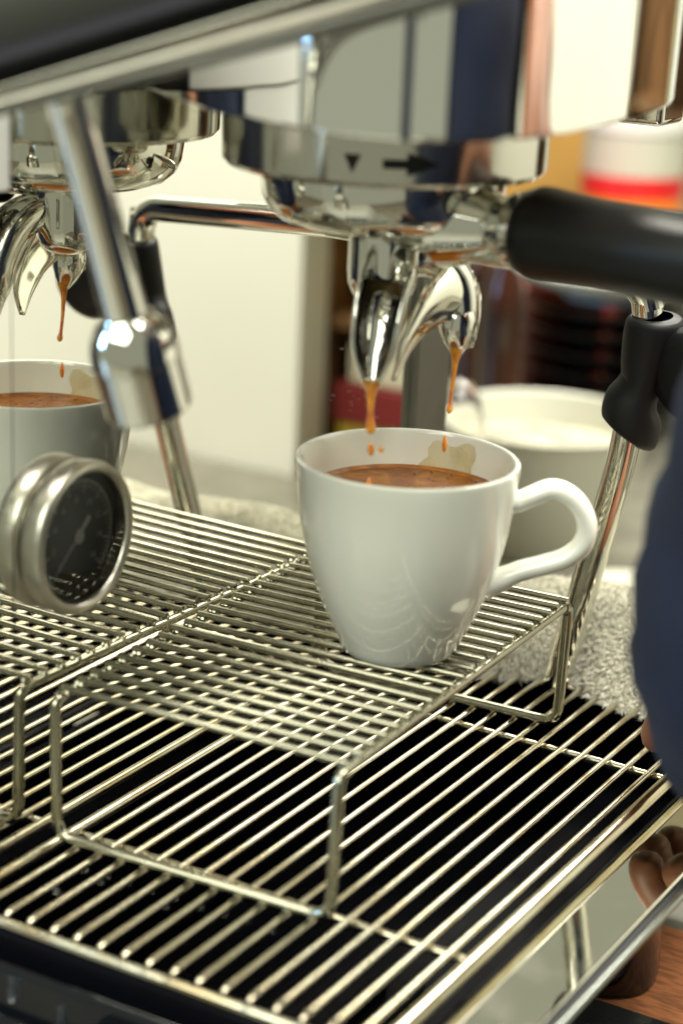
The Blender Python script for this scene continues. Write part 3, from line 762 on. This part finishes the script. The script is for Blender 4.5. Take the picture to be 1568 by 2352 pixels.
# ------------------------------------------------------------------ near counter: mat and pitcher
solo('orange_mat', MB().box(122, 258, -60, 124, -100, -96), 'mat_orange', 'rough orange mat on the counter below the tray front', 'mat', bevel=1)
solo('bar_mat', MB().box(120, 260, -200, 44, -95.8, -91.5), 'mat_black', 'wet black bar mat at the bottom right corner', 'mat', bevel=1.5)
pt = thing('milk_pitcher', (150, 70, -96), 'dark polished milk pitcher tucked below the front ledge', 'pitcher')
part('pitcher_body', MB().lathe([(0, 0), (17, 0), (19.4, 2), (20.2, 8), (20, 20), (18.4, 34), (18, 43), (17, 43), (0, 41)], (150, 70, -96), n=48), 'black_glaze', pt)
part('pitcher_rim', MB().lathe([(17.6, 43.2), (18.6, 44), (18.6, 45.2), (17.6, 45.8)], (150, 70, -96), n=48), 'chrome', pt)

# water drops hanging on the grate and the foot bar
dropspots = [(25.5,-122),(35,-121.5),(44.3,-121),(54,-121),(63.4,-120.8),(73.4,-120.6),(83,-120.4),(92.5,-120.2),(102.4,-120),(35.2,-126),(63.8,-127),(28,-140)]
for i, (x, y) in enumerate(dropspots):
    r = random.uniform(0.9, 1.5)
    solo('water_drop', MB().lathe([(0, -r), (r*.7, -r*.7), (r, 0), (r*.75, r*.6), (r*.3, r*1.1), (0, r*1.2)], (x + random.uniform(-.6, .6), y, -1.9 - r*.2), n=12), 'water',
         ['water drop under the front foot bar on the second bar from the left', 'water drop under the front foot bar on the third bar from the left', 'water drop under the front foot bar on the fourth bar from the left',
          'water drop under the front foot bar on the fifth bar from the left', 'water drop under the front foot bar on the sixth bar from the left', 'water drop under the front foot bar on the seventh bar from the left',
          'water drop under the front foot bar on the eighth bar from the left', 'water drop under the front foot bar on the ninth bar from the left', 'water drop under the front foot bar nearest the right front leg',
          'water drop on the third bar from the left, nearer the front rod', 'water drop on the sixth bar from the left, nearer the front rod', 'lone water drop on the left bars midway to the front rod'][i], 'water drop', 'water drops on the grate')

for x, y, z, l, lab in ((38, -177.6, -14, 7, 'long hanging water drip on the black skirt, leftmost'), (58, -177.6, -18, 9, 'long hanging water drip on the black skirt, right of the first')):
    solo('water_drip', MB().lathe([(0, -l-1.6), (1.2, -l-1), (1.4, -l), (.8, -l+2), (.5, -2), (.9, 0), (0, .4)], (x, y, z), n=12), 'water', lab, 'water drip', 'drips running down the tray skirt')

# ------------------------------------------------------------------ person at the right edge
per = thing('person', (470, -150, -1000), 'person in a navy top at the right edge, one hand on the tray', 'person')
def skin_obj(name, verts, edges, m, sub=2, root=0):
    me = bpy.data.meshes.new(name)
    me.from_pydata([((x-470)*MM, (y+150)*MM, (z+1000)*MM) for x, y, z, r in verts], edges, [])
    o = bpy.data.objects.new(name, me); col.objects.link(o); o.parent = per
    me.materials.append(M[m])
    sk = o.modifiers.new('skin', 'SKIN'); sk.use_smooth_shade = True
    me.skin_vertices.new() if not me.skin_vertices else None
    for i, (x, y, z, r) in enumerate(verts):
        rx, ry = r if isinstance(r, tuple) else (r, r)
        me.skin_vertices[0].data[i].radius = (rx*MM, ry*MM)
        me.skin_vertices[0].data[i].use_root = (i == root)
    s = o.modifiers.new('sub', 'SUBSURF'); s.levels = sub; s.render_levels = sub
    return o
V = []; E = []
def add(p, r, parent=None):
    V.append((*p, r)); 
    if parent is not None: E.append((parent, len(V)-1))
    return len(V)-1
pel = add((490, -150, -60), (150, 110))
wa = add((480, -150, 120), (130, 95), pel)
ch = add((465, -150, 300), (150, 105), wa)
nb = add((455, -150, 440), (60, 60), ch)
nk = add((445, -150, 490), (52, 52), nb)
hd1 = add((425, -152, 560), (78, 88), nk)
hd2 = add((420, -152, 640), (80, 92), hd1)
hd3 = add((425, -152, 700), (55, 60), hd2)
for s in (-1, 1):
    h = add((495, -150 + s*85, -140), (80, 80), pel)
    k = add((470, -150 + s*95, -540), (58, 58), h)
    a = add((495, -150 + s*95, -900), (40, 40), k)
    f = add((455, -150 + s*98, -960), (38, 32), a)
    add((390, -150 + s*100, -975), (34, 26), f)
def arm(sh, el, wr_, hand, fingers):
    s0 = add(sh, 50, ch); e0 = add(el, 36, s0); m0 = add(tuple(lerp(a, b, .55) for a, b in zip(el, wr_)), 32, e0)
    w0 = add(wr_, (22, 18), m0); p0 = add(hand, (24, 13), w0)
    for chain in fingers:
        prev = p0
        for q, r in chain: prev = add(q, r, prev)
# arm whose hand rests on the tray rail (long sleeve)
arm((360, -112, 390), (288, -104, 140), (212, 60, 54), (188, 80, 38), [
    [((173, 62, 35), 9), ((165, 58, 24), 8.4), ((166, 59, 13), 7.6)],
    [((171, 77, 36), 9.4), ((161, 76, 25), 8.8), ((161, 76, 14), 7.8)],
    [((173, 93, 35), 9), ((163, 93, 26), 8.4), ((163, 93, 17), 7.4)],
    [((180, 106, 34), 8.2), ((171, 108, 27), 7.6), ((171, 108, 19), 6.6)],
    [((194, 60, 28), 9.8), ((184, 54, 18), 9.2), ((177, 54, 10), 8)]])
# arm reaching the portafilter handle (forearm bare)
arm((430, 10, 380), (330, 40, 300), (236, -22, 252), (223, -24, 236), [
    [((213, -6, 228), 9), ((211, -2, 214), 8.4), ((215, -8, 204), 7.4)],
    [((221, -6, 228), 9.2), ((221, -2, 213), 8.6), ((225, -8, 203), 7.6)],
    [((231, -6, 228), 9), ((231, -4, 213), 8.4), ((235, -10, 203), 7.4)],
    [((240, -8, 228), 8.2), ((241, -6, 214), 7.6), ((244, -12, 205), 6.6)],
    [((215, -42, 232), 10), ((209, -46, 222), 9.4), ((205, -44, 212), 8.2)]])
skin_obj('body', V, E, 'skin', 2, pel)
# clothing
V = []; E = []
a0 = add((480, -150, -80), (175, 130)); a1 = add((462, -150, 120), (172, 128), a0); a2 = add((452, -150, 310), (180, 124), a1); a3 = add((458, -150, 425), (88, 80), a2)
s1 = add((352, -112, 392), 72, a2); m1 = add((300, -103, 252), 68, s1); e1 = add((281, -108, 134), 74, m1)
f1 = add((258, -46, 96), 62, e1); f2 = add((222, 34, 66), 42, f1)
s2 = add((430, 10, 385), 64, a2); e2 = add((345, 34, 312), 50, s2)
top = skin_obj('navy_top', V, E, 'navy', 3, 0)
tx = bpy.data.textures.new('folds', 'CLOUDS'); tx.noise_scale = 0.035; tx.noise_depth = 2
dm_ = top.modifiers.new('folds', 'DISPLACE'); dm_.texture = tx; dm_.strength = 0.016; dm_.mid_level = 0.5
V = []; E = []
a0 = add((490, -150, -70), (160, 118))
for s in (-1, 1):
    h = add((495, -150 + s*85, -160), (92, 92), a0); k = add((470, -150 + s*95, -540), (72, 72), h); add((492, -150 + s*95, -900), (58, 58), k)
skin_obj('trousers', V, E, 'black_cloth', 2, 0)
hb = MB().lathe([(0, 100), (40, 94), (72, 70), (88, 35), (92, 0), (86, -30), (70, -50)], (430, -152, 635), n=32)
part('hair', hb, 'hair', per)
fb = MB()
fb.lathe([(0, 26), (6, 22), (10, 8), (12, 0), (0, -4)], (340, -152, 600), (-1, 0, .2), 16)
part('nose', fb, 'skin', per)
for s in (-1, 1):
    part('eye', MB().lathe([(0, 12), (7, 10), (11, 4), (12, 0)], (346, -152 + s*30, 625), (-1, s*.2, 0), 20), 'white_plastic', per)
    part('ear', MB().tube(smoothpath([(425, -152 + s*88, 590), (432, -152 + s*94, 615), (424, -152 + s*92, 632), (415, -152 + s*88, 620)], 4), 7, 10), 'skin', per)
    part('shoe', MB().tube([(520, -150+s*97, -965), (450, -150+s*98, -968), (370, -150+s*100, -975)], [44, 46, 34], 16, squash=[(.75, 1)]*3), 'black_cloth', per)
part('mouth', MB().tube([(344, -172, 566), (338, -152, 563), (344, -132, 566)], 4, 8), 'nail', per)
for o in list(bpy.data.objects):
    if '_org' in o: del o['_org']
